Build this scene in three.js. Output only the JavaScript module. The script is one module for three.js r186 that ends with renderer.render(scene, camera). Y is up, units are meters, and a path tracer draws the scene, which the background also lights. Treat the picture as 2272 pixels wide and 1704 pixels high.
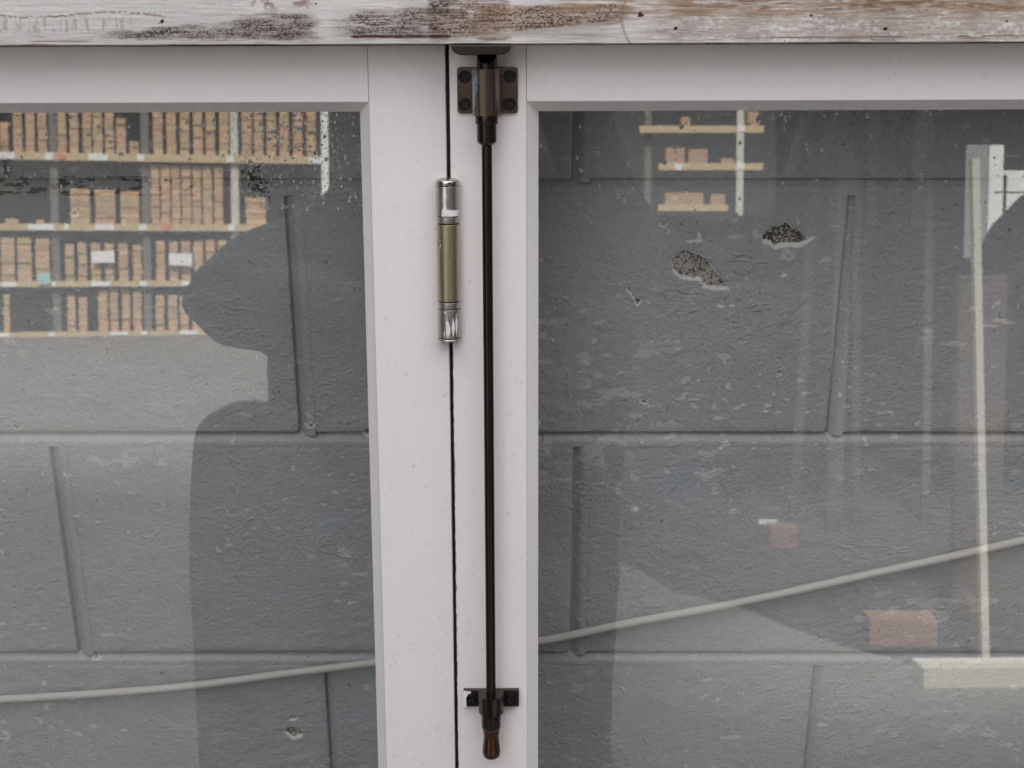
import * as THREE from 'three';
import { mergeGeometries, toCreasedNormals } from 'three/addons/utils/BufferGeometryUtils.js';
import { MarchingCubes } from 'three/addons/objects/MarchingCubes.js';

// ---------- camera, sky, sun, exposure ----------
const scene = new THREE.Scene();
const camera = new THREE.PerspectiveCamera(27.44, 2272 / 1704, 0.05, 300);
camera.position.set(0, 1.4474, 1.0667);
camera.lookAt(0, 0.95, 0);
camera.focus = 1.09; camera.userData.fStop = 24;

{ // hazy bright sky, one even field of thin cloud
  const w = 64, h = 32, d = new Float32Array(w * h * 4);
  for (let j = 0; j < h; j++) for (let i = 0; i < w; i++) {
    const el = (j + 0.5) / h * 2 - 1;                         // rows from the bottom up
    const k = 0.95 * (1 + 2 * Math.max(0, Math.sin(el * Math.PI / 2))) / 3;       // overcast: three times brighter overhead than at the horizon
    const o = (j * w + i) * 4;
    d[o] = k; d[o + 1] = k * 0.99; d[o + 2] = k * 0.995; d[o + 3] = 1;
  }
  const sky = new THREE.DataTexture(d, w, h, THREE.RGBAFormat, THREE.FloatType);
  sky.mapping = THREE.EquirectangularReflectionMapping;
  sky.magFilter = THREE.LinearFilter; sky.minFilter = THREE.LinearFilter; sky.needsUpdate = true;
  scene.background = sky; scene.environment = sky;
}
const sun = new THREE.DirectionalLight(new THREE.Color(1, 0.955, 0.89), 5);   // behind the building, so the window stands in its shade
sun.position.set(-4, 52 * 0.77, -24); sun.target.position.set(0, 0, 6);
sun.castShadow = true; sun.shadow.radius = 18; sun.shadow.mapSize.set(2048, 2048);
Object.assign(sun.shadow.camera, { left: -25, right: 25, top: 25, bottom: -25, near: 1, far: 120 });
scene.add(sun, sun.target);

const renderer = new THREE.WebGLRenderer({ antialias: true });
renderer.toneMapping = THREE.LinearToneMapping;
renderer.toneMappingExposure = 3.25;
renderer.shadowMap.enabled = true;

// ---------- helpers ----------
let seed = 20240607;
const rnd = () => { seed = (seed + 0x6D2B79F5) | 0; let t = Math.imul(seed ^ (seed >>> 15), 1 | seed); t = (t + Math.imul(t ^ (t >>> 7), 61 | t)) ^ t; return ((t ^ (t >>> 14)) >>> 0) / 4294967296; };
const rr = (a, b) => a + (b - a) * rnd();
const clamp = (x, a = 0, b = 1) => Math.min(b, Math.max(a, x));
const sst = (a, b, x) => { const t = clamp((x - a) / (b - a)); return t * t * (3 - 2 * t); };
const mix = (a, b, t) => a + (b - a) * t;
function h2(i, j) { let h = Math.imul(i, 374761393) + Math.imul(j, 668265263); h = Math.imul(h ^ (h >>> 13), 1274126177); return ((h ^ (h >>> 16)) >>> 0) / 4294967296; }
function vn(x, y) {
  const i = Math.floor(x), j = Math.floor(y); let u = x - i, v = y - j; u = u * u * (3 - 2 * u); v = v * v * (3 - 2 * v);
  return (h2(i, j) * (1 - u) + h2(i + 1, j) * u) * (1 - v) + (h2(i, j + 1) * (1 - u) + h2(i + 1, j + 1) * u) * v;
}
function fbm(x, y, n) { let s = 0, a = 0.5, t = 0; for (let k = 0; k < n; k++) { s += a * vn(x, y); t += a; a *= 0.5; x = x * 2.03 + 17.3; y = y * 2.03 + 5.1; } return s / t; }
const billow = (x, y) => Math.abs(vn(x, y) * 2 - 1);
function polySD(p, x, y) { // signed distance, inside negative
  let d = 1e9, inside = false;
  for (let i = 0, j = p.length - 1; i < p.length; j = i++) {
    const [ax, ay] = p[j], [bx, by] = p[i], ex = bx - ax, ey = by - ay, t = clamp(((x - ax) * ex + (y - ay) * ey) / (ex * ex + ey * ey));
    d = Math.min(d, Math.hypot(x - ax - ex * t, y - ay - ey * t));
    if ((ay > y) !== (by > y) && x < (bx - ax) * (y - ay) / (by - ay) + ax) inside = !inside;
  }
  return inside ? -d : d;
}
const lin2s = (c) => Math.round(255 * (c <= 0.0031308 ? 12.92 * c : 1.055 * Math.pow(c, 1 / 2.4) - 0.055));
function tex(w, h, fn, color) { // fn(i, j) -> [r,g,b] linear or a height 0..1
  const d = new Uint8Array(w * h * 4);
  for (let j = 0; j < h; j++) for (let i = 0; i < w; i++) {
    const v = fn(i, j), o = (j * w + i) * 4;
    if (color) { d[o] = lin2s(clamp(v[0])); d[o + 1] = lin2s(clamp(v[1])); d[o + 2] = lin2s(clamp(v[2])); }
    else d[o] = d[o + 1] = d[o + 2] = Math.round(255 * clamp(v));
    d[o + 3] = 255;
  }
  const t = new THREE.DataTexture(d, w, h);
  t.magFilter = THREE.LinearFilter; t.minFilter = THREE.LinearMipmapLinearFilter; t.generateMipmaps = true;
  if (color) t.colorSpace = THREE.SRGBColorSpace;
  t.needsUpdate = true; return t;
}
const names = {};
const numbered = (n) => { const k = names[n] = (names[n] ?? -1) + 1; return k ? `${n}_${String(k).padStart(3, '0')}` : n; };
function shade(o) { o.traverse((m) => { if (m.isMesh) { m.castShadow = true; m.receiveShadow = true; } }); return o; }
function tag(o, label, category, group, kind) { Object.assign(o.userData, { label, category }); if (group) o.userData.group = group; if (kind) o.userData.kind = kind; return o; }
function mesh(name, geo, mat, parent) { const m = new THREE.Mesh(geo, mat); m.name = name; m.castShadow = m.receiveShadow = true; if (parent) parent.add(m); return m; }
function thing(name, label, category, group) { const g = new THREE.Group(); g.name = numbered(name); scene.add(g); return tag(g, label, category, group); }
function single(name, geo, mat, label, category, group) { const m = mesh(numbered(name), geo, mat); scene.add(m); return tag(m, label, category, group); }
function structure(name, geo, mat) { const m = mesh(name, geo, mat); m.userData.kind = 'structure'; scene.add(m); return m; }
const box = (x0, x1, y0, y1, z0, z1) => new THREE.BoxGeometry(x1 - x0, y1 - y0, z1 - z0).translate((x0 + x1) / 2, (y0 + y1) / 2, (z0 + z1) / 2);
const col = (r, g, b) => new THREE.Color().setRGB(r, g, b);

// ---------- the window's own frame of reference: it leans 10 degrees back against the wall ----------
const LEAN = 10.1 * Math.PI / 180, ROLL = 0.2 * Math.PI / 180;
const WN = new THREE.Vector3(0, Math.sin(LEAN), Math.cos(LEAN));
const WU = new THREE.Vector3(0, Math.cos(LEAN), -Math.sin(LEAN));
const WA = new THREE.Vector3(1, 0, 0).multiplyScalar(Math.cos(ROLL)).addScaledVector(WU, Math.sin(ROLL));
const WB = new THREE.Vector3().crossVectors(WN, WA);
const WO = new THREE.Vector3(0, 1.0037, 0.1151);
const WQ = new THREE.Quaternion().setFromRotationMatrix(new THREE.Matrix4().makeBasis(WA, WB, WN));
const onWindow = (o) => { o.position.copy(WO); o.quaternion.copy(WQ); return o; };
const winThing = (...a) => onWindow(thing(...a));

// sweep a closed section [[u, c]...] along v; axis 'b': u is a, v is b; axis 'a': u is b, v is a
function sweep(profile, v0, v1, n, axis, wobble) {
  const P = [], U = [], I = [], m = profile.length;
  const put = (u, c, v) => { axis === 'b' ? P.push(u, v, c) : P.push(v, u, c); U.push((axis === 'b' ? u : v) / 0.25, (axis === 'b' ? v : u) / 0.25); };
  for (let k = 0; k <= n; k++) {
    const v = mix(v0, v1, k / n);
    for (let i = 0; i < m; i++) { let [u, c] = profile[i]; if (wobble) [u, c] = wobble(i, v, u, c); put(u, c, v); }
  }
  for (let k = 0; k < n; k++) for (let i = 0; i < m; i++) {
    const a = k * m + i, b = k * m + (i + 1) % m, c = a + m, d = b + m;
    I.push(a, b, d, a, d, c);
  }
  const cap = (k, flip) => { const f = THREE.ShapeUtils.triangulateShape(profile.map(([u, c]) => new THREE.Vector2(u, c)), []); for (const [a, b, c] of f) flip ? I.push(k * m + c, k * m + b, k * m + a) : I.push(k * m + a, k * m + b, k * m + c); };
  cap(0, false); cap(n, true);
  let g = new THREE.BufferGeometry();
  g.setAttribute('position', new THREE.Float32BufferAttribute(P, 3)); g.setAttribute('uv', new THREE.Float32BufferAttribute(U, 2)); g.setIndex(I);
  return toCreasedNormals(g, 0.6);
}
function quadPrism(front, back) { // 4 front corners + 4 back corners, counter-clockwise seen from the front
  const P = [...front, ...back].flat(), U = [...front, ...back].flatMap((p) => [p[0] / 0.25, p[1] / 0.25]);
  const I = [0, 1, 2, 0, 2, 3, 4, 6, 5, 4, 7, 6, 0, 4, 5, 0, 5, 1, 1, 5, 6, 1, 6, 2, 2, 6, 7, 2, 7, 3, 3, 7, 4, 3, 4, 0];
  const g = new THREE.BufferGeometry(); g.setAttribute('position', new THREE.Float32BufferAttribute(P, 3)); g.setAttribute('uv', new THREE.Float32BufferAttribute(U, 2)); g.setIndex(I);
  return toCreasedNormals(g, 0.2);
}
const lathe = (pts, a, c, seg = 40) => new THREE.LatheGeometry(pts.map(([r, b]) => new THREE.Vector2(r, b)), seg).translate(a, 0, c);

// ---------- materials ----------
const paintBump = tex(1024, 1024, (i, j) => 0.45 * fbm(i / 7, j / 7, 3) + 0.4 * fbm(i / 34, j / 34, 3) + 0.15 * fbm(i / 2.2, j / 2.2, 2));
paintBump.wrapS = paintBump.wrapT = THREE.RepeatWrapping;
const paintTone = tex(1024, 1024, (i, j) => {
  const m = fbm(i / 90, j / 90, 4) - 0.5, s = fbm(i / 2.5, j / 2.5, 2) - 0.5, spot = vn(i / 5.1, j / 5.1) > 0.988 && vn(i / 200, j / 200) > 0.45 ? 0.5 : 1;
  const k = (1 + 0.045 * m + 0.03 * s) * mix(1, spot, 0.5);
  return [0.80 * k, 0.772 * k * (1 - 0.01 * m), 0.775 * k * (1 - 0.03 * m)];
}, true);
paintTone.wrapS = paintTone.wrapT = THREE.RepeatWrapping;
const M = {
  white: new THREE.MeshPhysicalMaterial({ map: paintTone, roughness: 0.42, bumpMap: paintBump, bumpScale: 0.00012 }),
  glass: new THREE.MeshPhysicalMaterial({ color: 0xffffff, transmission: 1, thickness: 0, roughness: 0, ior: 2.12, specularIntensity: 1 }),
  water: new THREE.MeshPhysicalMaterial({ color: 0xffffff, transmission: 1, thickness: 0.002, roughness: 0, ior: 1.33 }),
  film: new THREE.MeshPhysicalMaterial({ color: col(0.995, 0.995, 0.995), transmission: 1, thickness: 0, roughness: 0.02, ior: 1.4 }),
  bronze: new THREE.MeshPhysicalMaterial({ color: col(0.066, 0.052, 0.046), metalness: 0.95, roughness: 0.24 }),
  bronzeDark: new THREE.MeshPhysicalMaterial({ color: col(0.028, 0.022, 0.02), metalness: 0.6, roughness: 0.36, clearcoat: 0.2, clearcoatRoughness: 0.3 }),
  bronzeWorn: new THREE.MeshPhysicalMaterial({ color: col(0.165, 0.132, 0.106), metalness: 0.95, roughness: 0.24 }),
  copper: new THREE.MeshPhysicalMaterial({ color: col(0.12, 0.062, 0.042), metalness: 0.85, roughness: 0.24, clearcoat: 0.4, clearcoatRoughness: 0.15 }),
  screw: new THREE.MeshPhysicalMaterial({ color: col(0.012, 0.011, 0.011), metalness: 0.5, roughness: 0.3 }),
  nickel: new THREE.MeshPhysicalMaterial({ color: col(0.50, 0.48, 0.45), metalness: 1, roughness: 0.38 }),
  nickelMid: new THREE.MeshPhysicalMaterial({ color: col(0.54, 0.475, 0.355), metalness: 1, roughness: 0.38 }),
  chrome: new THREE.MeshPhysicalMaterial({ color: col(0.5, 0.49, 0.47), metalness: 1, roughness: 0.22 }),
  black: new THREE.MeshStandardMaterial({ color: col(0.006, 0.006, 0.006), roughness: 0.6 }),
  seal: new THREE.MeshStandardMaterial({ color: col(0.022, 0.015, 0.011), roughness: 0.8 }),
  paint: new THREE.MeshPhysicalMaterial({ color: col(0.76, 0.76, 0.77), roughness: 0.35 }),
  bluePaint: new THREE.MeshPhysicalMaterial({ color: col(0.34, 0.385, 0.46), roughness: 0.5 }),
  cable: new THREE.MeshPhysicalMaterial({ color: col(0.47, 0.46, 0.43), roughness: 0.55 }),
};

// ---------- the painted block wall ----------
const mm = (p) => p.map(([x, y]) => [x / 1000, y / 1000]);
const SPALLS = [
  { p: mm([[178.1, 1068.0], [181.8, 1071.9], [186.5, 1074.8], [193.7, 1076.4], [196.0, 1078.7], [198.6, 1076.4], [200.0, 1073.5], [204.9, 1073.2], [208.4, 1068.7], [212.2, 1066.4], [216.8, 1066.7], [217.2, 1065.4], [212.0, 1060.9], [206.1, 1058.3], [199.9, 1058.6], [192.6, 1058.3], [188.4, 1056.3], [185.6, 1060.2], [179.4, 1061.9]]), dark: 0.72, rim: 0.0034 },
  { p: mm([[114.1, 1049.8], [119.5, 1053.7], [123.1, 1057.0], [129.9, 1055.0], [135.5, 1053.7], [140.1, 1049.8], [143.4, 1045.2], [148.7, 1039.2], [154.6, 1032.6], [159.1, 1025.2], [149.4, 1025.2], [138.8, 1026.9], [136.0, 1032.6], [128.5, 1032.6], [122.3, 1033.9], [116.4, 1039.2]]), dark: 0.2, rim: 0.0026 },
  { p: mm([[124.9, 1063.5], [127.1, 1061.5], [132.0, 1062.8], [133.3, 1062.2], [136.9, 1062.8], [135.1, 1069.3], [132.6, 1070.0], [133.1, 1066.1], [131.3, 1063.8], [127.0, 1063.8]]), dark: 0, rim: 0.01 },
  { p: mm([[82.8, 1028.8], [85.5, 1027.8], [87.9, 1021.1], [91.6, 1020.1], [94.8, 1017.2], [93.6, 1013.3], [90.9, 1012.3], [88.9, 1018.2], [83.8, 1024.0]]), dark: 0.5, rim: 0.0016 },
];
for (const [x, y, r, dark] of [[-0.153, 0.9155, 0.0042, 0.3], [-0.3758, 0.914, 0.0026, 0.5], [-0.3415, 0.8735, 0.003, 0.2], [0.0994, 0.9347, 0.0034, 0.6], [-0.1825, 0.6292, 0.0075, 0.35], [-0.1815, 0.644, 0.004, 0.5], [0.096, 0.8426, 0.0032, 0], [-0.3503, 0.7651, 0.0018, 1], [-0.339, 0.7035, 0.0035, 0.2], [-0.1085, 0.9098, 0.006, 0.6], [0.153, 1.0126, 0.0022, 0], [0.1975, 1.0372, 0.0024, 0], [0.1076, 1.0751, 0.003, 0.2], [0.161, 1.0135, 0.002, 0], [-0.2915, 1.1105, 0.0045, 0.25], [-0.312, 1.084, 0.0036, 0.15]]) {
  const p = []; const n = 11; for (let k = 0; k < n; k++) { const t = k / n * Math.PI * 2, q = r * rr(0.65, 1.25); p.push([x + q * 1.15 * Math.cos(t), y + q * 0.8 * Math.sin(t)]); }
  SPALLS.push({ p, dark, rim: dark ? r * 0.35 : 0.01 });
}
for (const s of SPALLS) { const X = s.p.map((q) => q[0]), Y = s.p.map((q) => q[1]); s.b = [Math.min(...X) - 0.003, Math.max(...X) + 0.003, Math.min(...Y) - 0.003, Math.max(...Y) + 0.003]; }
function spallAt(x, y) { // [depth into the patch (m), patch] or null
  for (const s of SPALLS) if (x > s.b[0] && x < s.b[1] && y > s.b[2] && y < s.b[3]) {
    const d = polySD(s.p, x, y) + 0.0011 * (fbm(x * 900, y * 900, 2) - 0.5);
    if (d < 0) return [-d, s];
  }
  return null;
}
const wallRelief = (x, y) => { // metres, for the mesh
  let h = 0.0022 * (fbm(x * 11 + 3, y * 11, 3) - 0.5) + 0.0011 * (fbm(x * 55, y * 62 + 9, 2) - 0.5);
  const rough = sst(0.42, 0.7, fbm(x * 9 + 40, y * 12 + 7, 2));
  const u = 0.86 * x + 0.36 * y, v = 0.90 * y - 0.30 * x;
  h += (0.00025 + 0.0006 * rough) * (0.5 * sst(0.35, 0.9, vn(u * 115, v * 165)) + 0.35 * sst(0.3, 0.9, vn(v * 190 + 8, u * 150)) + 0.3 * vn(u * 260 + 3, v * 300) - 0.3);
  const s = spallAt(x, y); if (s && s[1].dark) h -= Math.min(0.0022, s[0] * 0.8);
  return h;
};
const TX0 = -0.47, TX1 = 0.47, TY0 = 0.575, TY1 = 1.28, TW = 2048, TH = 1536;
const wallTone = tex(TW, TH, (i, j) => {
  const x = mix(TX0, TX1, (i + 0.5) / TW), y = mix(TY0, TY1, (j + 0.5) / TH);
  let k = 1 + 0.16 * (fbm(x * 14, y * 14, 3) - 0.5) + 0.13 * (fbm(x * 420, y * 420, 2) - 0.5);
  const warm = fbm(x * 22 + 60, y * 22, 3) - 0.5;
  let r = 0.345 * k * (1 + 0.08 * warm), g = 0.361 * k, b = 0.370 * k * (1 - 0.10 * warm);
  const cl = fbm(x * 10 + 11, y * 16 + 4, 2), sh = fbm(x * 75, y * 120, 3) + 0.6 * (cl - 0.5) + 0.09 * (vn(x * 620, y * 620) - 0.5);
  if (sh > 0.835) { const q = 0.94 + 0.2 * vn(x * 260, y * 260); r = 0.435 * q; g = 0.44 * q; b = 0.438 * q; }           // scuffed, paler undercoat
  const fl = fbm(x * 130 + 30, y * 190 + 80, 2) + 0.5 * (fbm(x * 8 + 5, y * 22, 2) - 0.5);
  if (fl > 0.905) { r = 0.52; g = 0.52; b = 0.51; }
  const pt = vn(x * 470, y * 520), dk = fbm(x * 13 + 90, y * 26 + 2, 2);
  if (pt > 0.985 - 0.06 * sst(0.5, 0.75, dk)) { r *= 0.5; g *= 0.5; b *= 0.49; }
  if (vn(x * 420 + 50, y * 480 + 12) > 0.993) r = g = b = 0.6;
  const mo = Math.hypot((x + 0.181) / 0.010, (y - 1.108 + (x + 0.181) * 0.9) / 0.020);            // mould by the bed joint
  if (mo < 1 && fbm(x * 500, y * 500, 2) > 0.42 + 0.3 * mo) { r = 0.045; g = 0.042; b = 0.03; }
  if (Math.abs(y - 1.1045) < 0.007 && x > -0.405 && x < -0.22 && fbm(x * 160, y * 420, 2) > 0.62) { r *= 0.3; g *= 0.28; b *= 0.26; }
  const s = spallAt(x, y);
  if (s) {
    const [d, q] = s, n = fbm(x * 700, y * 700, 2), up = polySD(q.p, x, y - 0.0028) > -0.0002 || d < q.rim * 0.25 * (0.6 + n);
    if (!q.dark || (d < q.rim * (0.5 + n) && up)) { r = 0.58 + 0.1 * n; g = r * 0.99; b = r * 0.975; }
    else { const t = sst(0.34, 0.66, fbm(x * 820 + 7, y * 820, 3) + 0.35 * (0.5 - q.dark) + 0.3 * (fbm(x * 160, y * 160, 2) - 0.5)); r = mix(0.042, 0.40, t); g = mix(0.038, 0.385, t); b = mix(0.03, 0.35, t); }
  }
  return [r, g, b];
}, true);
const wallBump = tex(TW, TH, (i, j) => {
  const x = mix(TX0, TX1, (i + 0.5) / TW), y = mix(TY0, TY1, (j + 0.5) / TH);
  const u = 0.8 * x + 0.5 * y, v = 0.85 * y - 0.4 * x;
  let h = 0.40 * fbm(u * 560, v * 620, 3) + (0.07 + 0.13 * sst(0.35, 0.7, fbm(x * 14, y * 18, 2))) * (0.6 * sst(0.5, 0.85, vn(u * 240 + 4, v * 330)) + 0.5 * sst(0.55, 0.85, vn(v * 300 + 4, u * 270))) + 0.2;
  const rid = 1 - Math.abs(fbm(x * 42 + 8, y * 95 + 8, 3) * 2 - 1), near = 1 - clamp(Math.hypot((x - 0.15) / 0.085, (y - 1.028) / 0.042)), cz = Math.max(sst(0.56, 0.7, fbm(x * 7 + 21, y * 9 + 13, 2)), 1.8 * sst(0, 0.5, near));   // lips and tears in the paint film
  h += 0.20 * cz * sst(0.93, 0.99, rid) * sst(0.5, 0.6, vn(x * 60, y * 60));
  if (spallAt(x, y)) h = h * 0.6 + 0.4 * fbm(x * 800, y * 800, 2) - 0.1;
  return h;
});
for (const t of [wallTone, wallBump]) t.wrapS = t.wrapT = THREE.MirroredRepeatWrapping;
M.wall = new THREE.MeshPhysicalMaterial({ map: wallTone, bumpMap: wallBump, bumpScale: 0.0017, roughness: 0.58 });
const wallUV = (g) => { const p = g.attributes.position, u = new Float32Array(p.count * 2); for (let i = 0; i < p.count; i++) { u[2 * i] = (p.getX(i) - TX0) / (TX1 - TX0); u[2 * i + 1] = (p.getY(i) - TY0) / (TY1 - TY0); } g.setAttribute('uv', new THREE.BufferAttribute(u, 2)); return g; };
function blockFace(x0, x1, y0, y1, step) {
  const nx = Math.max(2, Math.round((x1 - x0) / step)), ny = Math.max(2, Math.round((y1 - y0) / step));
  const g = new THREE.PlaneGeometry(x1 - x0, y1 - y0, nx, ny).translate((x0 + x1) / 2, (y0 + y1) / 2, 0), p = g.attributes.position;
  const tight = (v, a, b, n) => { const k = Math.round((v - a) / (b - a) * n); return k === 1 ? a + 0.0005 : k === n - 1 ? b - 0.0005 : k === 2 ? Math.min(v, a + 0.0016) : k === n - 2 ? Math.max(v, b - 0.0016) : v; };
  for (let i = 0; i < p.count; i++) {
    let x = tight(p.getX(i), x0, x1, nx), y = tight(p.getY(i), y0, y1, ny); const c = i % (nx + 1), r = Math.floor(i / (nx + 1)), rim = c === 0 || c === nx || r === 0 || r === ny;
    const d = Math.min(x - x0, x1 - x, y - y0, y1 - y), e = 0.0017 * (0.6 + 0.9 * fbm(x * 60, y * 60, 2));
    if (rim) { x += 0.0009 * (fbm(x * 50, y * 50 + 3, 2) - 0.5); y += 0.0009 * (fbm(x * 50 + 9, y * 50, 2) - 0.5); }
    p.setXYZ(i, x, y, rim ? -0.009 : wallRelief(x, y) * sst(0, 0.006, d) - 0.0022 * Math.pow(1 - clamp(d / e), 2));
  }
  g.computeVertexNormals(); return wallUV(g);
}
const blockWall = thing('block_wall', 'grey painted concrete block wall seen through the glass behind the window', 'wall');
{
  const J = 0.010;
  for (let k = -3; k < 6; k++) {
    const y0 = 0.709 + 0.2 * k, y1 = y0 + 0.19; if (y1 < 0.1) continue;
    const off = ((k % 2) + 2) % 2 ? -0.156 : (k === 0 ? -0.3475 : -0.352);
    for (let q = -5; q < 4; q++) {
      const x0 = off + J / 2 + 0.4 * q + (k === -1 ? 0.008 : 0), x1 = x0 + 0.39, seen = x1 > -0.46 && x0 < 0.46 && y1 > 0.57 && y0 < 1.28;
      mesh('block', blockFace(x0, x1, Math.max(0.004, y0), y1, seen ? 0.0018 : 0.02), M.wall, blockWall);
      // perpend joint to the right of the block, deep on its left side
      const g = new THREE.PlaneGeometry(J + 0.004, y1 - y0 + 0.004, 6, seen ? 60 : 4).translate(x1 + J / 2, (y0 + y1) / 2, 0), p = g.attributes.position;
      for (let i = 0; i < p.count; i++) { const x = p.getX(i), y = p.getY(i), t = clamp((x - x1) / J); p.setZ(i, mix(-0.0058, 0.0004, sst(0, 0.75, t)) + 0.0006 * (fbm(x * 90, y * 90, 2) - 0.5)); }
      g.computeVertexNormals(); mesh('perpend_joint', wallUV(g), M.wall, blockWall);
    }
    const g = new THREE.PlaneGeometry(3.6, J + 0.003, 900, 8).translate(-0.2, y1 + J / 2, 0), p = g.attributes.position;     // bed joint: struck, deep at its top
    for (let i = 0; i < p.count; i++) { const x = p.getX(i), y = p.getY(i), t = clamp((y - y1) / J); p.setZ(i, mix(0.0004, -0.0058, sst(0.2, 1, t)) + 0.0007 * (fbm(x * 40, y * 90, 3) - 0.5)); }
    g.computeVertexNormals(); mesh('bed_joint', wallUV(g), M.wall, blockWall);
  }
  // the solid wall behind the facing, its unseen height stepped to shape the yard shadow
  const s = new THREE.Shape([[-14, 0], [3, 0], [3, 3.5], [0.1, 3.5], [0.1, 9], [-14, 9]].map(([x, y]) => new THREE.Vector2(x, y)));
  mesh('wall_core', new THREE.ExtrudeGeometry(s, { depth: 0.19, bevelEnabled: false }).translate(0, 0, -0.204), new THREE.MeshStandardMaterial({ color: col(0.29, 0.30, 0.31), roughness: 0.8 }), blockWall);
}
{ // the cable slung across the wall
  const pts = [[-1.4, 0.63], [-0.8, 0.648], [-0.4184, 0.6674], [-0.3423, 0.6733], [-0.2658, 0.6813], [-0.1812, 0.6933], [-0.1114, 0.7043], [0.0217, 0.7251], [0.0949, 0.7419], [0.1799, 0.7614], [0.2878, 0.7898], [0.3977, 0.8181], [0.8, 0.94], [1.3, 1.12]];
  const c = new THREE.CatmullRomCurve3(pts.map(([x, y], i) => new THREE.Vector3(x, y, 0.0068 + 0.0008 * Math.sin(i * 2.1))));
  single('cable', new THREE.TubeGeometry(c, 400, 0.0033, 12), M.cable, 'pale grey cable slung at a slope across the block wall', 'cable');
}

// ---------- the sashes ----------
const SEAM_L = -0.0417, SEAM_R = -0.0391, FAR = 0.60, RAIL = 0.186, BOT = -1.0, T = 0.04;
function sash(side, label) { // side -1: left, 1: right
  const t = winThing('casement_window', label, 'window', 'the two casements of the folding window');
  const ar = side < 0 ? -0.0907 : 0.0099, gl = side < 0 ? -0.0974 : 0.0177, sm = side < 0 ? SEAM_L : SEAM_R, out = side * FAR;
  const top = 0.2215, e = 0.0009;
  // meeting stile: its paint is ragged along the seam
  const inner = side < 0 ? ar : sm, outer = side < 0 ? sm : ar;
  const prof = [[inner, -T], [outer, -T], [outer, -e], [outer - e * 0.35, -e * 0.25], [outer - e, 0], [inner + e, 0], [inner + e * 0.35, -e * 0.25], [inner, -e]];
  const seamIdx = side < 0 ? [2, 3] : [6, 7];
  mesh('stile', sweep(prof, BOT, top, 900, 'b', (i, v, u, c) => seamIdx.includes(i) ? [u + (side < 0 ? 0.00025 : 0.0007) * (fbm(v * 420, side * 7, 2) - 0.5) * (side > 0 ? sst(0.08, -0.02, v) + 0.25 : 1), c] : [u, c + (i === 4 || i === 5 ? 0.00004 * (fbm(v * 60, i, 2) - 0.5) : 0)]), M.white, t);
  // rail and outer members, each butted to its neighbour with a hair joint
  const g0 = 0.00012, a0 = side < 0 ? out : ar + g0, a1 = side < 0 ? ar - g0 : out;
  const rp = (y0, y1) => [[y0, -T], [y0, -0.0005], [y0 + 0.0005, 0], [y1 - 0.0004, 0], [y1, -0.0004], [y1, -T]].reverse();
  mesh('rail', sweep(rp(RAIL, top), a0, a1, 60, 'a'), M.white, t);
  mesh('rail', sweep(rp(BOT, BOT + 0.08), a0, a1, 20, 'a'), M.white, t);
  const op = side * (FAR + 0.05);
  mesh('stile', box(Math.min(out + side * 0.0002, op), Math.max(out + side * 0.0002, op), BOT, top, -T, 0), M.white, t);
  // glazing beads: sloped, mitred at the corner
  const gt = 0.1792, cF = -0.0004, cG = -0.0105, cB = -0.0112, gb = BOT + 0.087, og = out - side * 0.007;
  const B = (p0, p1, q1, q0) => quadPrism([[...p0, cF], [...p1, cF], [...q1, cG], [...q0, cG]], [[...p0, -0.03], [...p1, -0.03], [...q1, -0.03], [...q0, -0.03]]);
  const lo = Math.min(ar, out), hi = Math.max(ar, out), gi = side < 0 ? og : gl, gh = side < 0 ? gl : og;
  mesh('glazing_bead', B([hi, RAIL], [lo, RAIL], [gi, gt], [gh, gt]), M.white, t);
  mesh('glazing_bead', B([lo, BOT + 0.08], [hi, BOT + 0.08], [gh, gb], [gi, gb]), M.white, t);
  mesh('glazing_bead', B([hi, BOT + 0.08], [hi, RAIL], [gh, gt], [gh, gb]), M.white, t);
  mesh('glazing_bead', B([lo, RAIL], [lo, BOT + 0.08], [gi, gb], [gi, gt]), M.white, t);
  const pw = gh - gi + 0.004, ph = gt - gb + 0.004;
  mesh('glass_pane', new THREE.PlaneGeometry(pw, ph).translate((gi + gh) / 2, (gt + gb) / 2, -0.0118), M.glass, t);
  return t;
}
const leftSash = sash(-1, 'white painted casement left of the hinge, its glass mirroring brick racks');
const rightSash = sash(1, 'white painted casement right of the hinge, carrying the long dark bolt');
mesh('weather_seal', box(SEAM_L - 0.0002, SEAM_R - 0.0012, BOT, 0.2215, -0.013, -0.009).translate(0.0004, 0, 0), M.seal, leftSash);

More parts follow.
